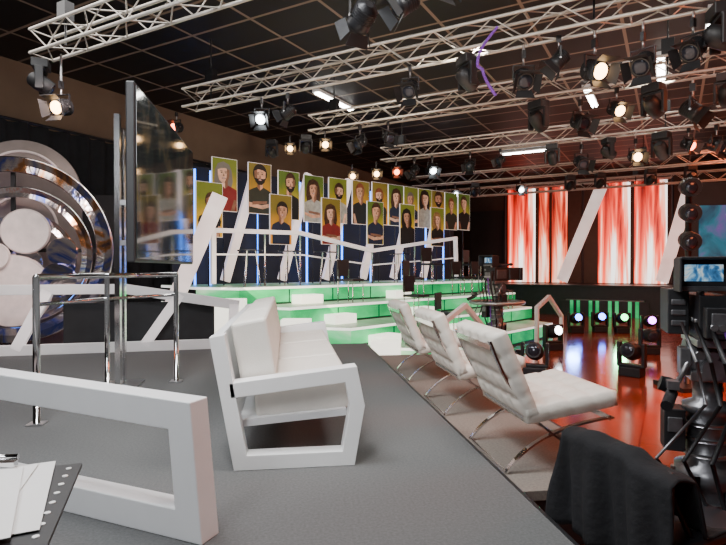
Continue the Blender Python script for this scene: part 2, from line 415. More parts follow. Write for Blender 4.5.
r1=W(40,352,7.55);r2=W(232,347,8.2);r1.z=r2.z=0;dd=r2-r1;LL=dd.length
zr=thing('white_railing','white angular railing with slanted posts at the platform rim','railing',r1,math.atan2(dd.y,dd.x))
b=MB(); b.sweep([(-.7,0,.07),(LL,0,.07)],(0,1,0),.10,.14,white); b.make('bottom_rail',zr,.005)
b=MB(); b.sweep([(-.7,0,.90),(1.1,0,.90),(LL+.1,0,.64)],(0,1,0),.10,.14,white); b.make('top_rail',zr,.005)
for x0,x1,z1 in((1.35,1.85,.82),(LL,LL+.03,.66),(-.3,.1,.88)):
    b=MB(); b.sweep([(x0,0,.08),(x1,0,z1)],(0,1,0),.10,.14,beamw); b.make('slanted_post',zr,.005)
b=MB(); b.box((LL*.5,.14,.35),(LL*.8,.04,.7),blackp); b.make('back_panel',zr)
a_=W(146,338,9.1); a_.z=ZF
b=MB(); b.sweep([(0,0,0),(1.20,0,2.9)],(0,1,0),.12,.27,pinkglow)
tag(b.make('slanted_beam',loc=a_,rot=(0,0,.1)),'tall slanted pink-lit white beam behind the monitor','beam','slanted beams')

# ---------------------------------------------------------------- round sculpture
c0=W(12,250,8.3); zc=c0.z-ZF
ms=thing('round_sculpture','large round sculpture of dark chrome concentric rings and pale discs','sculpture',(c0.x,c0.y,ZF),math.radians(8))
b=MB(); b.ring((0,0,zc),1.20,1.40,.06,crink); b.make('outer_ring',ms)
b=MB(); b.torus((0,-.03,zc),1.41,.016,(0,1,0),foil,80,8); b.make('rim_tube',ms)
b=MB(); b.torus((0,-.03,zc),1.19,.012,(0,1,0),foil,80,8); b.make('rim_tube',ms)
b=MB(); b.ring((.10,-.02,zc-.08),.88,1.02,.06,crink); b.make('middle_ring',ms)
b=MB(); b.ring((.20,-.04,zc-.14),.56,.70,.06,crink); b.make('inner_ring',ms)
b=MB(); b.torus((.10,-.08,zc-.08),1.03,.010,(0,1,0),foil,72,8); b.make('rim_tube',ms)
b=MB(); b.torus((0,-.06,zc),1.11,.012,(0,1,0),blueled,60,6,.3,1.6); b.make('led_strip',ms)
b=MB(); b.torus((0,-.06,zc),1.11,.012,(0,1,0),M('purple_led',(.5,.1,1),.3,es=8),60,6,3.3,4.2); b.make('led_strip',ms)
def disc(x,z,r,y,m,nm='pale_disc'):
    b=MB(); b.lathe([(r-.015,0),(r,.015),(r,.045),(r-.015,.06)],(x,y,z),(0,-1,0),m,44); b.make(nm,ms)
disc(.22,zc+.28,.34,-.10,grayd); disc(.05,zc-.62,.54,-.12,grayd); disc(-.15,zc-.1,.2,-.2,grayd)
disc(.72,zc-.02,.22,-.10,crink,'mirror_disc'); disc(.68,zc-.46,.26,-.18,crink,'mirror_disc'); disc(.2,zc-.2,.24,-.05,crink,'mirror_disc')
b=MB(); b.box((0,.08,zc/2),(.10,.06,zc),black); b.box((0,.08,zc),(2.5,.05,.06),black); b.box((0,.08,zc+.1),(.06,.05,2.3),black); b.box((0,.08,.03),(1.6,.4,.06),black); b.make('support_frame',ms)
c0=W(24,190,8.8)
ms=thing('arched_panel','grey-brown arched scenery panel with white trim rings','panel',(c0.x,c0.y,ZF),math.radians(8))
b=MB(); R=.85;pts=[(-R,0)]+[( -R*math.cos(math.pi*i/24),2.85+R*math.sin(math.pi*i/24)) for i in range(25)]+[(R,0)]
vs=[(x,-.05,z) for x,z in pts]+[(x,.05,z) for x,z in pts]; n=len(pts)
b.add(vs,[tuple(range(n)),tuple(reversed(range(n,2*n)))]+[(i,(i+1)%n,(i+1)%n+n,i+n) for i in range(n)],archm); b.make('board',ms)
for zz,rr in((2.9,.62),(2.3,.5)):
    b=MB(); b.torus((0,-.06,zz),rr,.02,(0,1,0),grayd,40,6,math.pi,2*math.pi); b.make('trim_ring',ms)
c0=W(92,200,10.2)
b=MB(); b.box((0,0,1.5),(1.2,.12,3.0),darkwall)
tag(b.make('scenery_flat',loc=(c0.x,c0.y,ZF+.01),rot=(0,0,.1)),'tall black scenery flat behind the monitor','panel')

# ---------------------------------------------------------------- audience tiers
def P(X,Y): return C2W(X,Y)[:2]
W0=C2W(-3.2,10.6); W1=C2W(3.39,16.5); tv=(W1-W0).normalized(); nv=Vector((tv.y,-tv.x,0)); phi=math.atan2(tv.y,tv.x)
def Q(a,s,z=0): 
    r=W0+tv*a+nv*s; return Vector((r.x,r.y,z))
tiers=[(-.45,-.13,(.95,9.0),(4.6,13.2)),(-.13,.19,(-.20,9.15),(4.4,14.2)),(.19,.52,(-1.25,9.35),(4.25,15.2)),(.52,.85,(-2.2,9.65),(4.1,16.0))]
back=[Q(9.0,-1.1)[:2],Q(-.3,-1.1)[:2]]
CC=(-3.05,9.95)
for i,(z0,z1,A,B_) in enumerate(tiers):
    b=MB()
    poly=[P(*CC),P(*A),P(*B_)]+back
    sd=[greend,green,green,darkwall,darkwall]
    b.prism(poly,z0,z1-.045,green,greenw,sd)
    b.prism(poly,z1-.045,z1,nosing,greenw,nosing)
    A3=Vector(P(*A)).to_3d();B3=Vector(P(*B_)).to_3d();C3=Vector(P(*CC)).to_3d()
    for s0,s1 in((A3,B3),(C3,A3)):
        dv=(s1-s0); n_=int(dv.length/1.1); dn=dv.normalized(); out=Vector((dn.y,-dn.x,0))
        for k in range(1,n_):
            q=s0+dv*k/n_+out*.003; b.box((q.x,q.y,(z0+z1-.045)/2),(.022,.008,z1-.045-z0-.02),seam,Matrix.Rotation(math.atan2(dn.y,dn.x),3,'Z'))
        q=(s0+s1)/2+out*.003; b.box((q.x,q.y,z0+.018),(dv.length-.02,.008,.036),seam,Matrix.Rotation(math.atan2(dn.y,dn.x),3,'Z'))
    tag(b.make('audience_riser'),'wide audience step with glowing green front and pale top','riser','audience risers')
for X,Y,zt_,wx in((-2.30,9.24,.68,.60),(-1.10,8.98,.36,.48),(.36,8.80,.03,.48)):
    p=C2W(X,Y)
    b=MB(); b.box((0,0,0),(wx,.30,zt_-ZF),whiteglow)
    tag(b.make('step_block',loc=(p.x,p.y,(zt_+ZF)/2),rot=(0,0,-TH),bevel=.01),'small glowing white step block beside the green risers','step','white step blocks')
for k,fx in((0,.10),(1,.13),(2,.16),(0,.42),(1,.44),(2,.46)):
    A=Vector(tiers[k+1][2]);B_=Vector(tiers[k+1][3]); z0=tiers[k][1]; zt_=z0+.17
    q=A.lerp(B_,fx); dr_=(B_-A).normalized(); n_=Vector((dr_.y,-dr_.x)); q=q+n_*.17
    p=C2W(q.x,q.y); dw=C2W(dr_.x,dr_.y)
    b=MB(); b.box((0,0,0),(.55,.30,zt_-z0),whiteglow)
    tag(b.make('step_block',loc=(p.x,p.y,(zt_+z0)/2+.001),rot=(0,0,math.atan2(dw.y,dw.x)),bevel=.01),'glowing cream step block forming the aisle stairs','step','white step blocks')

zz=thing('white_railing','white zigzag railing running in front of the portraits','railing',Q(0,.8,.85),phi)
b=MB(); b.sweep([(-.09,0,.06),(-.09,0,1.04),(1.84,0,1.07),(3.86,0,.75),(6.9,0,1.15),(6.95,0,.06)],(0,1,0),.08,.08,beamw); b.make('top_rail',zz)
b=MB(); b.sweep([(-.09,0,.60),(1.9,0,.62),(3.86,0,.42),(6.9,0,.62)],(0,1,0),.03,.03,beamw); b.make('middle_rail',zz)
for x,h in((1.0,1.03),(1.84,1.03),(2.85,.88),(3.86,.72),(5.3,.92)):
    b=MB(); b.tube((x,0,0),(x,0,h),.02,chrome); b.make('post',zz)
for a,w_ in((.75,.75),(2.15,.75),(3.4,.75),(4.6,.75),(5.7,.75),(6.9,.75)):
    b=MB(); b.sweep([(0,0,.08),(w_,0,2.55)],(0,1,0),.10,.19,pinkglow)
    tag(b.make('slanted_beam',loc=Q(a,-.35,.85),rot=(0,0,phi)),'slanted lit white beam standing behind the portraits','beam','slanted beams')
for a in(.25,.60,1.75,2.9,3.1,4.2,5.2,6.4,7.4,8.2):
    b=MB(); b.box((0,0,1.2),(.035,.03,2.4),blueled)
    tag(b.make('light_tube',loc=Q(a,-.7,.85),rot=(0,0,phi)),'upright glowing blue light tube','light','blue light tubes')
b=MB(); b.box((4.4,0,1.25),(9.1,.08,2.5),darkwall)
tag(b.make('backdrop_panel',loc=Q(0,-.95,.85),rot=(0,0,phi)),'black backdrop panel behind the portraits','panel')

# ---------------------------------------------------------------- portraits
skins=[M('print_fair_skin',(.70,.42,.29),.6,es=.22,noise=.25,scale=9),M('print_tan_skin',(.50,.27,.17),.6,es=.22,noise=.25,scale=9),M('print_warm_skin',(.60,.32,.20),.6,es=.22,noise=.3,scale=9)]  # faint glow put into the prints so they look well lit
shade=M('print_skin_shadow',(.26,.12,.07),.6,noise=.25,scale=9)
hairs=[M('print_dark_hair',(.012,.008,.006),.7),M('print_brown_hair',(.06,.025,.012),.7,noise=.5,scale=20),M('print_grey_hair',(.22,.20,.18),.7),M('print_red_hair',(.20,.05,.02),.7,noise=.4,scale=20),M('print_blond_hair',(.35,.22,.08),.7,noise=.4,scale=20)]
shirts=[M('print_black_shirt',(.008,.009,.010),.7),M('print_navy_shirt',(.010,.018,.05),.7),M('print_olive_shirt',(.03,.033,.02),.7),M('print_white_shirt',(.42,.42,.38),.7,noise=.3,scale=10),M('print_red_shirt',(.25,.02,.02),.7)]
bgs=[grad('print_yellow_backdrop',(.72,.40,.015),(.14,.17,.015),.40),grad('print_olive_backdrop',(.50,.37,.02),(.07,.12,.012),.40),grad('print_amber_backdrop',(.70,.28,.015),(.16,.12,.015),.40)]  # backdrops glow too, standing in for light on the posters
lips=M('print_lips',(.38,.07,.06),.6)
smile=M('print_smile',(.8,.75,.7),.6)
def ell(cx,cz,rx,rz,n=20,a0=0,a1=2*math.pi): return [(cx+rx*math.cos(a0+(a1-a0)*i/n),cz+rz*math.sin(a0+(a1-a0)*i/n)) for i in range(n)]
def wall_a(u,s=.0):
    r=C2W((u-363)/FP,1); o=Q(0,s)
    det=r.x*(-tv.y)+tv.x*r.y
    d=(o.x*(-tv.y)+tv.x*o.y)/det
    return (d*r.x-o.x)*tv.x+(d*r.y-o.y)*tv.y
def portrait(u,ztop,i,h=1.0,w=.54,back=0):
    a=wall_a(u); z0=.85; sk=skins[random.randrange(3)]; hi=random.choice([0,0,1,1,2,3,4]); hr=hairs[hi]; si=random.choice([0,0,1,2,0,1,3,0,4,0]); sh=shirts[si]; bg=bgs[(i*5+i//3)%3]; long=random.random()<.45
    sd=['black shirt','navy shirt','olive shirt','white shirt','red shirt'][si]
    o=thing('portrait_poster','tall %s portrait poster of a %s person in a %s'%(('yellow','olive','amber')[(i*5+i//3)%3],'long-haired' if long else 'short-haired',sd),'poster',Q(a,0 if not back else .16,z0),phi,'portraits above the risers')
    zb=ztop-h-z0; zt=ztop-z0
    b=MB(); b.box((0,.015,(zb+zt)/2),(w+.015,.03,h+.015),beamw)
    b.poly([(-w/2,-.002,zb),(w/2,-.002,zb),(w/2,-.002,zt),(-w/2,-.002,zt)],bg)
    k=random.uniform(-.03,.03); G=random.uniform(1.12,1.4); Hh=w/2-.004; mir=random.choice((-1,1)); BW=random.uniform(.88,1.15); FW=random.uniform(.9,1.12)
    def pl(pts,y,m):
        out=[]
        for x,z in pts:
            xx=max(-Hh,min(Hh,x*G*mir)); zz=max(.004,min(h-.004,z*G)); out.append((xx,y,zb+zz))
        if mir<0: out=out[::-1]
        b.poly(out,m)
    cz=.60
    if long: pl([(k+x,cz+z) for x,z in((-.12,-.30),(-.05,-.33),(.06,-.33),(.13,-.28),(.16,-.12),(.145,.05),(.10,.15),(0,.19),(-.10,.15),(-.145,.05),(-.165,-.12))],-.004,hr)
    pl([(x*BW,z) for x,z in((-.20,0),(.20,0),(.205,.15),(.225,.27),(.20,.345),(.13,.38),(.055,.41),(-.055,.41),(-.13,.38),(-.20,.345),(-.225,.27),(-.205,.15))],-.006,sh)
    pl([(-.05,.40),(0,.35),(.05,.40),(.048,cz-.08),(-.048,cz-.08)],-.008,shade)
    pl([(.0,.36),(.05,.40),(.048,cz-.10),(.0,cz-.12)],-.0085,sk)
    m=random.random()
    if m<.35:
        pl([(-.22,.10),(.05,.07),(.20,.12),(.21,.17),(.02,.13),(-.21,.17)],-.009,sk); pl([(-.14,.13),(.12,.16),(.13,.20),(-.13,.18)],-.0095,shade)
    elif m<.6:
        pl([(.10,.0),(.17,.0),(.21,.18),(.16,.19)],-.009,sk); pl([(-.17,.0),(-.10,.0),(-.16,.19),(-.21,.18)],-.009,shade)
    elif m<.8: pl([(-.06,.18),(.07,.18),(.07,.28),(-.06,.28)],-.009,shirts[4] if si!=4 else shirts[3])
    pl(ell(k,cz+.02,.115*FW,.15),-.010,hr)
    face=[(-.03,-.15),(.03,-.15),(.07,-.11),(.09,-.04),(.093,.06),(.06,.12),(-.06,.12),(-.093,.06),(-.09,-.04),(-.07,-.11)]
    pl([(k+x*FW,cz+z) for x,z in face],-.012,sk)
    pl([(k+x*FW,cz+z) for x,z in((-.03,-.15),(-.012,-.15),(-.045,-.07),(-.052,.03),(-.045,.12),(-.06,.12),(-.093,.06),(-.09,-.04),(-.07,-.11))],-.0124,shade)
    pl([(k-.097*FW,cz+.055),(k-.03,cz+.085),(k+.05,cz+.075),(k+.097*FW,cz+.05)]+ell(k,cz+.07,.10*FW,.095,10,0,math.pi)[1:],-.013,hr)
    for x in(-.038,.038):
        pl(ell(k+x,cz+.01,.017,.009,8),-.014,hairs[0]); pl([(k+x-.022,cz+.03),(k+x+.022,cz+.03),(k+x+.022,cz+.038),(k+x-.022,cz+.038)],-.014,hairs[0])
    pl([(k-.016,cz-.045),(k+.016,cz-.045),(k,cz)],-.014,shade)
    pl(ell(k,cz-.08,.036,.014,8),-.014,lips); pl(ell(k,cz-.078,.025,.006,8),-.0145,smile)
    if not long and random.random()<.5: pl([(k+x*FW,cz+z) for x,z in((-.03,-.155),(.03,-.155),(.075,-.11),(.09,-.05),(.05,-.06),(0,-.055),(-.05,-.06),(-.09,-.05),(-.075,-.11))],-.0135,hairs[0] if hi!=2 else hairs[2])
    b.make('printed_board',o)
    b=MB(); b.tube((0,.05,0),(0,.05,zt),.014,black); b.make('pole',o)
up=[(225,3.40),(260,3.40),(289,3.32),(314,3.30),(338,3.32),(361,3.33),(380,3.36),(396,3.36),(411,3.36),(425,3.36),(438,3.36),(451,3.36),(464,3.38)]
lo=[(206,2.86),(277,2.76),(327,2.80),(371,2.84),(403,2.86),(433,2.86)]
i=0
for u,z in up: portrait(u,z,i,1.05); i+=1
for u,z in lo: portrait(u,z,i,1.05,back=1); i+=1

tb=thing('cocktail_table','small high table with thin chrome legs','table',(0,0,0),0,'high tables on the risers')
b=MB(); b.lathe([(.24,0),(.24,.025)],(0,0,.66),(0,0,1),darklens,24); b.make('table_top',tb)
for k in range(3):
    q=k*2.094; b=MB(); b.tube((.20*math.cos(q),.20*math.sin(q),.010),(.1*math.cos(q),.1*math.sin(q),.66),.009,chrome); b.make('leg',tb)
first=True
for u,f in((250,1.15),(290,1.15),(325,1.15),(400,1.15)):
    a=wall_a(u,f); p=Q(a,f,.85)
    if first: tb.location=p; first=False
    else: clone(tb,p,0)
bc=thing('black_chair','simple black chair with thin metal legs on the risers','chair',(0,0,0),0,'black chairs on the risers')
b=MB(); b.box((0,0,.44),(.40,.40,.05),blackp); b.make('seat',bc,.01)
b=MB(); b.box((0,.19,.68),(.40,.03,.34),blackp); b.make('backrest',bc,.01)
for x in(-.18,.18):
    for y in(-.18,.18):
        b=MB(); b.tube((x,y,0),(x,y,.66 if y>0 else .43),.011,chrome); b.make('leg',bc)
pos=[(C2W(1.65,13.0),.85),(C2W(2.5,13.7),.52),(C2W(3.1,14.3),.52),(C2W(1.1,11.25),.19),(C2W(3.0,15.0),.85),(C2W(-.25,10.95),.52),(C2W(3.5,13.6),.19),(C2W(1.15,12.45),.52),(C2W(1.65,10.65),-.13)]
for k,(p,z) in enumerate(pos):
    p=Vector((p.x,p.y,z))
    if k==0: bc.location=p; bc.rotation_euler=(0,0,phi)
    else: clone(bc,p,phi+(.05*k))

def zrail(u,d,s_,lab,rz):
    p=W(u,0,d); p.z=ZF
    o=thing('step_handrail',lab,'railing',p,rz)
    b=MB(); b.sweep([(0,0,.0),(0,0,.85),(.6*s_,0,1.05),(1.3*s_,0,.6),(1.3*s_,0,0)],(0,1,0),.07,.08,white); b.make('frame',o,.004)
zrail(446,8.3,1,'white angular handrail beside the green steps',.75)
zrail(537,10.9,1.0,'white angular handrail near the studio floor',.72)

# ---------------------------------------------------------------- far stage with LED screens
fs_=thing('far_stage','far raised black stage with a low green-lit step','stage',RW(-.5,21.6,ZF),RHO)
b=MB(); b.box((0,0,.5),(13,2.6,1.0),black); b.box((0,-.05,1.03),(13.1,2.75,.06),black); b.make('stage_body',fs_)
def stage_x(u): 
    p=onS(u,268,20.0); return p.dot(RT)+.5
x1,x2=stage_x(566),stage_x(644)
b=MB(); b.box(((x1+x2)/2,-1.48,.27),(x2-x1,.30,.54),green)
for k in range(9):
    b.box((x1+(x2-x1)*k/8,-1.635,.27),(.10 if k%2 else .28,.02,.54),black)
b.box(((x1+x2)/2,-1.48,.555),(x2-x1,.32,.03),dsteel); b.make('step',fs_)
def fbox(name,u1,u2,z0,z1,s,mat,label,cat,th=.1,group=None):
    a=onS(u1,268,s);c=onS(u2,268,s); w_=(c-a).length; m=(a+c)/2
    b=MB(); b.box((0,0,0),(w_,th,z1-z0),mat)
    return tag(b.make(name,loc=(m.x,m.y,(z0+z1)/2),rot=(0,0,RHO)),label,cat,group)
for u1,u2,m in((508,535,ledred),(539,549,ledor),(552,567,ledor),(598,630,ledred),(634,667,ledred)):
    fbox('led_screen',u1,u2,.64,4.35,22.2,m,'tall led screen glowing with flame-like red and white light','screen',group='led screens on the far stage')
fbox('backdrop_panel',470,505,.62,3.6,22.6,darkwall,'black backdrop panel beside the led screens','panel')
def fbeam(u1,u2,s,w_):
    a=onS(u1,268,s);c=onS(u2,268,s); a.z=.72; c.z=4.25
    b=MB(); b.sweep([(0,0,0),tuple(c-a)],(-E.x,-E.y,0),.14,w_,pinkglow)
    tag(b.make('slanted_beam',loc=a),'bright slanted white beam beside the led screens','beam','slanted beams of the far stage')
fbeam(562,602,21.6,.40); fbeam(662,692,21.6,.40)
a=onS(505,190,22.45);c=onS(672,185,22.45); a.z=c.z=4.45
b=MB(); b.tube(a,c,.05,alu); 
for q in(a,c,(a+c)/2): b.tube((q.x,q.y,.62),q,.05,black)
tag(b.make('screen_gantry'),'metal gantry frame carrying the led screens','frame')
p=W(722,0,13); o=thing('wall_screen','teal glowing screen in a black surround','screen',(p.x,p.y,ZF),RHO+.3)
b=MB(); b.box((0,.08,1.85),(1.3,.12,3.7),darkwall); b.make('surround',o)
b=MB(); b.box((0,0,2.45),(1.0,.03,1.4),cyan); b.make('screen',o)

# ---------------------------------------------------------------- trusses
def truss(s,t0,t1,z,lab='aluminium box truss carrying stage lights under the ceiling'):
    Lt=t1-t0; b=MB(); h=.145
    for y in(-h,h):
        for zz_ in(-h,h): b.tube((0,y,zz_),(Lt,y,zz_),.021,alu,7)
    n=int(Lt/.36); st=Lt/n
    for i in range(n):
        x=i*st;x2=x+st; f=i%2
        for y in(-h,h): b.tube((x,y,-h if f else h),(x2,y,h if f else -h),.009,alu,5)
        for zz_ in(-h,h): b.tube((x,-h if f else h,zz_),(x2,h if f else -h,zz_),.009,alu,5)
        if i%3==0:
            b.tube((x,-h,-h),(x,h,-h),.009,alu,5); b.tube((x,-h,h),(x,h,h),.009,alu,5)
    o=tag(bpy.data.objects.new('lighting_truss',None),lab,'truss','ceiling trusses'); bpy.context.scene.collection.objects.link(o)
    o.location=RW(-t1,s,z); o.rotation_euler=(0,0,RHO)
    b.make('truss_frame',o)
    for x in(.5,Lt/2,Lt-.5):
        b=MB(); b.tube((x,0,-.1),(x,0,ZC-z),.012,black); b.box((x,0,.3),(.16,.12,.22),black); b.make('hoist',o)
TR=[(4.0,6.9,-5),(6.5,7.0,-5.5),(8.8,6.1,-6),(12.0,6.2,-6),(16.3,7.3,-6),(19.6,8,-6)]
for s,tm,tn in TR: truss(s,tn,tm,4.0)

SC=.68
sl=thing('stage_light','black stage spotlight with barn doors clamped to the truss','light',(0,0,0),0,'spotlights on the trusses')
sl.scale=(SC,)*3
b=MB(); b.box((0,0,-.02),(.05,.09,.13),black); b.tube((0,0,-.06),(0,0,-.2),.018,steel); b.make('clamp',sl)
b=MB(); b.sweep([(-.17,0,-.42),(-.17,0,-.2),(.17,0,-.2),(.17,0,-.42)],(0,1,0),.04,.012,black); b.make('yoke',sl)
hd=MB(); hd.lathe([(.06,-.20),(.13,-.17),(.145,-.12),(.145,.05),(.15,.07),(.15,.13),(.135,.135)],(0,0,0),(0,1,0),black,18)
for k in range(5): hd.lathe([(.152,0),(.152,.008)],(0,-.14+k*.035,0),(0,1,0),black,18)
hd.tube((-.18,0,0),(.18,0,0),.02,steel)
hd=hd.make('housing',sl,loc=(0,0,-.42))
b=MB(); b.sph((0,.13,0),(.118,.035,.118),darklens,18,8); ln=b.make('lens',hd)
for k in range(4):
    q=k*math.pi/2; R=Matrix.Rotation(q,3,'Y'); vs=[R@Vector(v) for v in((-.12,.14,.14),(.12,.14,.14),(.16,.27,.22),(-.16,.27,.22),(-.12,.146,.134),(.12,.146,.134),(.16,.276,.214),(-.16,.276,.214))]
    b=MB(); b.add(vs,[(0,1,2,3),(7,6,5,4),(0,4,5,1),(1,5,6,2),(2,6,7,3),(3,7,4,0)],blackp); b.make('barn_door',hd)
mv=thing('moving_head_light','black moving-head stage light','light',(0,0,0),0,'moving-head lights')
b=MB(); b.box((0,0,.08),(.36,.28,.16),blackp); b.make('base',mv,.015)
b=MB(); b.box((-.20,0,.36),(.055,.14,.42),blackp); b.box((.20,0,.36),(.055,.14,.42),blackp); b.box((0,0,.18),(.44,.16,.05),blackp); b.make('yoke',mv,.015)
b=MB(); b.lathe([(.08,-.22),(.13,-.18),(.155,-.05),(.15,.08),(.13,.2),(.12,.21)],(0,0,0),(0,1,0),blackp,20); hm=b.make('lamp_head',mv,loc=(0,0,.42))
b=MB(); b.sph((0,.20,0),(.105,.03,.105),darklens,18,8); b.make('lens',hm)
def setlens(o,mat):
    for c in o.children_recursive:
        if c.name.split('.')[0]=='lens': 
            c.data=c.data.copy(); c.data.materials[0]=mat
def head(o):
    for c in o.children:
        if c.name.split('.')[0] in('housing','lamp_head'): return c
hang=[(0,62,warm,2.8,-.3,'s',.36,1.0),(0,42,None,1.8,-.5,'m',0,1),(0,362,None,.4,-.5,'s',.22,1.0),(0,404,None,1.6,-.6,'s',.22,.9),(0,442,None,3.6,-.7,'s',.10,.9),
(1,177,redl,2.5,-.2,'s',0,.8),(1,262,whitel,2.9,-.5,'s',.05,.95),(1,288,None,1.0,-.5,'s',.05,.9),(1,467,None,1.8,-.7,'m',0,1),(1,523,None,3.0,-.6,'s',0.1,1.05),(1,594,warm,3.3,-.4,'s',.12,1.1),(1,642,None,2.2,-.6,'s',.15,1.05),(1,720,None,1.2,-.4,'m',0,1.1),(1,558,None,1.3,-.8,'s',.0,.9),(1,692,None,2.0,-.6,'s',.1,1.0),
(2,272,redl,2.8,-.3,'m',0,.85),(2,306,redl,3.2,-.3,'m',0,.85),(2,360,None,2.2,-.6,'s',0,1),(2,388,None,3.4,-.5,'s',0,.9),(2,538,None,2.0,-.7,'m',0,1.1),(2,580,None,3.3,-.5,'s',.1,1.1),(2,616,warm,3.2,-.5,'s',0,1.0),(2,653,None,2.0,-.6,'m',0,1.1),(2,692,None,3.8,-.7,'s',.1,1.2),(2,726,None,2.4,-.7,'m',0,1),(2,325,warm,3.2,-.3,'s',0,.8),(2,290,warm,3.2,-.3,'s',0,.75),
(3,414,None,2.0,-.7,'s',0,1),(3,432,whitel,3.3,-.6,'s',0,1),(3,470,None,2.5,-.5,'s',0,1),(3,500,None,2.0,-.5,'s',0,.8),(3,552,None,2.5,-.7,'m',0,1),(3,581,None,3.1,-.5,'s',.1,1.2),(3,608,None,1.5,-.5,'m',0,1),(3,635,warm,3.0,-.3,'s',.1,1.1),(3,661,None,2.1,-.7,'m',0,1.2),(3,688,redl,3.4,-.5,'s',0,1),(3,716,None,3.4,-.5,'s',0,1.2),
(3,352,warm,3.3,-.3,'s',0,.9),(3,376,warm,3.2,-.3,'s',0,.9),(3,396,redl,3.2,-.3,'s',0,.9),
(4,455,whitel,3.2,-.4,'s',0,1),(4,475,None,2.9,-.4,'m',0,1),(4,520,whitel,3.2,-.4,'s',0,1),(4,570,None,3.0,-.4,'m',0,1),(4,600,None,3.0,-.4,'m',0,1),(4,650,None,3.0,-.4,'m',0,1),(4,690,None,3.0,-.4,'m',0,1),(4,415,warm,3.2,-.3,'s',0,1),(4,436,warm,3.3,-.3,'s',0,1)]
for (ti,u,lm,rz,tilt,kind,drop,k_) in hang:
    s=TR[ti][0]; p=onS(u,100,s); p.z=3.81
    if kind=='s':
        p.z-=drop
        o=clone(sl,p,rz); o.scale=(SC*k_,)*3; head(o).rotation_euler=(tilt,0,0)
        if drop:
            b=MB(); b.tube((0,0,0),(0,0,drop/(SC*k_)),.02,steel); b.make('drop_pipe',o)
    else:
        o=clone(mv,p,rz); o.scale=(.68*k_,)*3; o.rotation_euler=(math.pi,0,rz); head(o).rotation_euler=(-tilt,0,0); o['label']='black moving-head light hung upside down from the truss'
    if lm: setlens(o,lm)
lights_floor=[]
for u,v,lm,rz in((576,333,bluel,3.0),(622,333,greenl,2.9),(553,350,whitel,3.3),(535,376,None,2.6),(632,376,None,2.2),(650,337,magl,2.8),(600,332,bluel,2.9)):
    p=onZ(u,v,ZF); o=clone(mv,p,rz); o.scale=(.9,)*3; head(o).rotation_euler=(.2,0,0); o['label']='black moving-head light standing on the glossy floor'
    if lm:setlens(o,lm); lights_floor.append((p,lm))
p=W(688,0,7.5); o=thing('light_tower','black tower stand with stacked lamp heads','light',(p.x,p.y,ZF),0)
b=MB(); b.tube((0,0,0),(0,0,2.7),.04,black); b.box((0,0,.03),(.6,.6,.06),black); b.make('column',o)
for z in(2.75,2.4,2.02):
    b=MB(); b.lathe([(.07,-.16),(.12,-.12),(.13,.1),(.12,.14)],(-.06,-.1,z),(-.5,-1,-.2),blackp,16); b.sph((-.13,-.225,z-.025),(.09,.05,.09),darklens,12,6); b.make('lamp_head',o)
sl.location=onS(410,100,6.5); sl.location.z=3.81; sl.rotation_euler=(0,0,2.6); hd.rotation_euler=(-.6,0,0)
mv.location=onZ(650,354,ZF); mv.rotation_euler=(0,0,2.9); mv.scale=(.85,)*3
b=MB(); pts=[]
for i in range(22):
    t=i/21; u=497-22*math.sin(t*math.pi*.9)*(1 if t<.6 else .8)+4*t; v=28+68*t
    pts.append(W(u,v,6.35))
pts[0].z=4.0
b.path(pts,.018,purple,6)
tag(b.make('cable'),'purple cable drooping in a curve from the truss','cable')

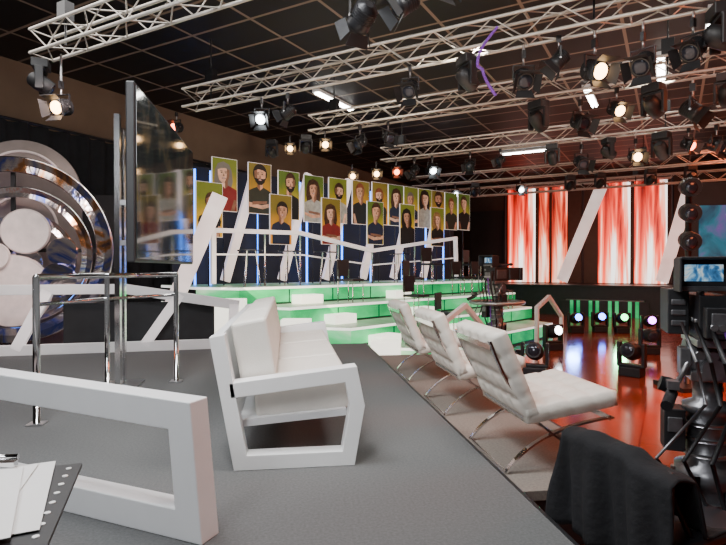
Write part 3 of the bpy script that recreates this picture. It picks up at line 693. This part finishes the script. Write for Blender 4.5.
# ---------------------------------------------------------------- studio cameras
def studio_camera(loc,rz,lab,sc=1.0,ring=False):
    o=thing('studio_camera',lab,'camera',loc,rz)
    b=MB()
    for k in range(3):
        q=k*2.094+.5; x,y=.36*math.cos(q),.36*math.sin(q)
        b.tube((0,0,.16),(x,y,.12),.035,dsteel); b.lathe([(.075,-.03),(.075,.03)],(x,y,.075),(math.sin(q),-math.cos(q),0),blackp,16); b.box((x,y,.14),(.10,.10,.08),black)
    b.torus((0,0,.22),.24,.02,(0,0,1),steel,36,6)
    b.make('pedestal_base',o)
    b=MB(); b.lathe([(.17,.1),(.17,.22),(.13,.24),(.13,.50),(.155,.51),(.155,.60),(.10,.62),(.10,.88),(.12,.89),(.12,.93),(.07,.95),(.07,1.05)],(0,0,0),(0,0,1),dsteel,24)
    for k in range(6):
        q=k*1.047; b.tube((.15*math.cos(q),.15*math.sin(q),.22),(.15*math.cos(q),.15*math.sin(q),.58),.022,steel if k%2 else black)
    for z in(.3,.42,.53,.66,.74,.82): b.lathe([(.15 if z<.6 else .115,0),(.15 if z<.6 else .115,.018)],(0,0,z),(0,0,1),steel,24)
    b.make('pedestal_column',o)
    if ring:
        b=MB(); b.torus((0,0,.94),.42,.032,(0,0,1),steel,36,8)
        for k in range(4): 
            q=k*1.57; b.tube((0,0,.94),(.42*math.cos(q),.42*math.sin(q),.94),.014,steel)
        b.make('steering_ring',o)
    b=MB(); b.box((0,0,1.09),(.20,.24,.05),steel); b.lathe([(.095,-.11),(.095,.11)],(0,0,1.17),(1,0,0),dsteel,20); b.lathe([(.06,-.13),(.06,.13)],(0,0,1.17),(1,0,0),steel,20)
    b.lathe([(.05,-.03),(.05,.05)],(0,-.10,1.13),(0,-1,0),steel,16); b.box((0,0,1.27),(.18,.42,.04),steel); b.box((-.12,-.06,1.16),(.05,.1,.14),dsteel)
    for k in range(3): b.lathe([(.018,0),(.022,.012),(.018,.024)],(-.06+k*.06,-.125,1.20),(0,-1,0),steel,12)
    b.make('fluid_head',o,.004)
    for sx in(-1,1):
        b=MB(); b.tube((sx*.10,-.08,1.16),(sx*.22,-.34,1.04),.014,steel); b.tube((sx*.22,-.34,1.04),(sx*.26,-.46,1.0),.028,blackp); b.lathe([(.035,0),(.04,.03),(.035,.07)],(sx*.20,-.30,1.06),(sx,.0,.3),blackp,14); b.box((sx*.22,-.36,1.085),(.05,.07,.04),dsteel); b.make('pan_handle',o)
    b=MB(); b.box((0,.02,1.40),(.16,.46,.22),blackp); b.box((0,-.24,1.38),(.13,.10,.15),blackp); b.box((.085,.0,1.40),(.012,.3,.14),dsteel)
    b.tube((0,-.12,1.56),(0,.2,1.56),.014,black); b.tube((0,.2,1.50),(0,.2,1.56),.012,black); b.box((0,-.295,1.38),(.09,.012,.10),dsteel)
    for k in range(4): b.box((-.084,-.15+.09*k,1.38),(.012,.03,.02),steel)
    for k in range(3): b.lathe([(.012,0),(.012,.012)],(-.035+k*.035,-.30,1.36),(0,-1,0),steel,12)
    b.make('camera_body',o,.008)
    b=MB(); b.box((-.15,.05,1.42),(.10,.26,.24),blackp)
    for k in range(3): b.box((-.15,-.085,1.36+.055*k),(.07,.012,.03),dsteel)
    b.make('side_unit',o,.01)
    b=MB(); b.tube((.10,-.05,1.54),(.10,.26,1.56),.018,blackp,12); b.sph((.10,.27,1.56),(.026,.06,.026),cloth,12,8); b.make('microphone',o)
    b=MB(); b.box((0,.42,1.40),(.20,.34,.20),blackp); b.box((0,.62,1.40),(.24,.10,.22),black); b.make('lens_housing',o,.012)
    b=MB(); b.sph((0,.675,1.40),(.09,.02,.09),darklens,20,8); b.make('front_lens',o)
    vx=-.05; vz=1.615
    b=MB(); b.box((vx,-.10,vz),(.235,.10,.16),blackp); b.box((vx,-.19,vz+.085),(.245,.18,.012),blackp); b.box((vx-.122,-.19,vz),(.012,.18,.17),blackp); b.box((vx+.122,-.19,vz),(.012,.18,.17),blackp); b.box((vx,-.155,vz-.07),(.22,.02,.025),dsteel); b.tube((vx,-.08,1.50),(vx,-.08,1.55),.02,steel); b.make('viewfinder',o,.004)
    b=MB(); b.box((vx,-.153,vz+.01),(.17,.006,.085),vfscr); b.make('viewfinder_screen',o)
    for off,mm,rr in((0,blackp,.014),(-.10,blackp,.012),(.06,blackp,.010),(-.05,purple,.008),(-.16,blackp,.010),(-.22,dsteel,.008)):
        pts=[Vector((.05+off,-.28,1.38)),Vector((.10+off,-.36,1.2)),Vector((.14+off,-.36,1.0)),Vector((.16+off*2,-.30,.7)),Vector((.14+off,-.25,.4)),Vector((.2+off,-.30,.1)),Vector((.3+off,-.45,.015))]
        b=MB(); b.path(pts,rr,mm,6); b.make('cable',o)
    b=MB(); b.box((.13,-.05,.98),(.08,.16,.20),blackp); b.make('control_box',o,.006)
    b=MB(); b.box((-.17,-.05,.80),(.10,.14,.22),blackp); b.box((-.17,-.125,.83),(.07,.01,.08),dsteel); b.make('control_box',o,.006)
    o.scale=(sc,)*3
    return o
p=C2W((708-363)/FP*2.9,2.9)
studio_camera((p.x,p.y,ZF),-.50,'large black studio camera on a grey pedestal with lit viewfinder',1.0)
p=onZ(497,360,ZF)
studio_camera((p.x,p.y,ZF),-.9,'studio camera on a wheeled pedestal with steering ring',1.10,True)

# ---------------------------------------------------------------- black jacket draped chair
p=Vector((1.70,2.36,0)); crz=-math.pi/2+.30
jc=thing('black_chair','black folding chair standing on the studio floor','chair',(p.x,p.y,ZF),crz)
b=MB(); b.box((0,0.10,.45),(.52,.58,.06),leatherb); b.make('seat',jc,.02)
b=MB(); b.box((0,-.2,.70),(.52,.03,.20),blackp); b.make('backrest',jc,.01)
for sx in(-.22,.22):
    b=MB(); b.tube((sx,-.22,.79),(sx,.26,0),.012,black); b.tube((sx,.26,.45),(sx,-.2,0),.012,black); b.make('leg',jc)
b=MB(); NU,NV=48,34; vs=[];fs=[]
for i in range(NU+1):
    x=-.29+.58*i/NU
    for j in range(NV+1):
        q=j/NV; s_=q*.98-.50
        fold=.030*math.sin(x*26+q*4)+.018*math.sin(x*57+q*9)
        sag=.030*math.cos(x*8)+.014*math.sin(x*31)-.22*x
        if abs(s_)<.06: y=-.2+s_*.8; z=.82+sag*.6-abs(s_)*.2
        elif s_<0: y=-.25+fold*min(1,-s_*3)+s_*.12; z=.81+sag*.6+(s_+.06)
        else: y=-.145+fold*min(1,s_*3)+.35*s_; z=.81+sag*.6-(s_-.06)*.8
        zmin=.505+.02*math.sin(x*26+s_*14)
        if s_>0 and z<zmin: y+= (zmin-z)*.9; z=zmin
        vs.append((x*(1+.25*abs(s_)),y,z))
for i in range(NU):
    for j in range(NV):
        a_=i*(NV+1)+j; fs.append((a_,a_+1,a_+NV+2,a_+NV+1))
b.add(vs,fs,cloth,True); jk=b.make('jacket',loc=(p.x,p.y,ZF),rot=(0,0,crz)); m=jk.modifiers.new('s','SOLIDIFY'); m.thickness=.012
tag(jk,'black jacket draped over the folding chair back','jacket')

# ---------------------------------------------------------------- lights
def area(loc,size,en,col,target=None):
    l=bpy.data.lights.new('lamp','AREA'); l.energy=en; l.size=size; l.color=col
    o=bpy.data.objects.new('area_lamp',l); bpy.context.scene.collection.objects.link(o); o.location=loc
    if target is not None:
        d=Vector(target)-Vector(loc); o.rotation_euler=d.to_track_quat('-Z','Y').to_euler()
    return o
def spot(loc,target,en,col,ang=60,blend=.6):
    l=bpy.data.lights.new('lamp','SPOT'); l.energy=en; l.color=col; l.spot_size=math.radians(ang); l.spot_blend=blend; l.shadow_soft_size=.15
    o=bpy.data.objects.new('spot_lamp',l); bpy.context.scene.collection.objects.link(o); o.location=loc
    d=Vector(target)-Vector(loc); o.rotation_euler=d.to_track_quat('-Z','Y').to_euler()
cool=(.95,.97,1.0)
area((-1.2,3.0,4.6),1.6,235,cool,(-.3,4.2,0))
area((-2.2,-.5,3.4),1.5,115,cool,(-.4,4.0,.3))
spot((-.6,1.6,4.3),(0,4.6,.3),380,(1,.97,.92),48)
area((1.9,2.6,4.6),1.2,120,(1,.96,.91),(1.6,5,0))
area((-2.8,6.5,4.5),2.5,100,(1,.97,.93),(-2.5,6.5,0))
spot(RW(-2,6.5,3.9),Q(2.5,0,2.6),650,(1,.92,.78),55)
spot(RW(0,8.8,3.9),Q(6.5,0,2.7),650,(1,.92,.78),50)
for q in((2.5,7),(4.0,12),(1.5,17)):
    area(RW(q[0],q[1],4.4),2.2,260,(1,.22,.09),RW(q[0],q[1],-1))
spot(RW(1.5,5,4.0),RW(2.2,8.3,-.45),3200,(1,.22,.07),52)
for q,en in(((5.0,16.5),1900),((3.8,11),1900)):
    spot(RW(q[0],q[1],3.8),RW(q[0]-1.0,q[1]-2.0,-.45),en,(1,.30,.10),40)
cols={'blue_lens':(.15,.3,1),'green_lens':(.2,1,.4),'violet_lens':(.6,.2,1),'white_lens':(.9,.95,1)}
for k,(p,lm) in enumerate(lights_floor):
    if k<2:
        spot(p+Vector((-E.x*.4,-E.y*.4,.6)),p+Vector((-E.x*1.6,-E.y*1.6,0)),70,cols[lm.name],75)
area(RW(-6,8,.6),2.5,60,(1,.78,.55),RW(-8,12,5))  # unseen upward fill added to brighten the tan wall
area(RW(-2,6,1.6),4.0,80,(1,.75,.55),RW(-2,8,5))  # unseen upward fill added to brighten the ceiling grid
area(RW(1,12,1.6),5.0,90,(1,.7,.55),RW(1,13,5))  # another added upward fill, for the farther ceiling
spot(W(60,40,5.8),W(15,260,8.3),380,(1,.76,.70),60)  # warm pink spot added to tint the sculpture's mirror surfaces
w_=bpy.data.worlds.new('world'); bpy.context.scene.world=w_; w_.use_nodes=True
w_.node_tree.nodes['Background'].inputs[0].default_value=(.02,.02,.025,1)
cam=bpy.data.cameras.new('camera'); cam.sensor_width=36; cam.lens=545/726*36; cam.clip_start=.05
co=bpy.data.objects.new('camera',cam); bpy.context.scene.collection.objects.link(co)
co.location=(0,0,CAMZ); co.rotation_euler=(math.radians(90-.47),0,-TH); bpy.context.scene.camera=co
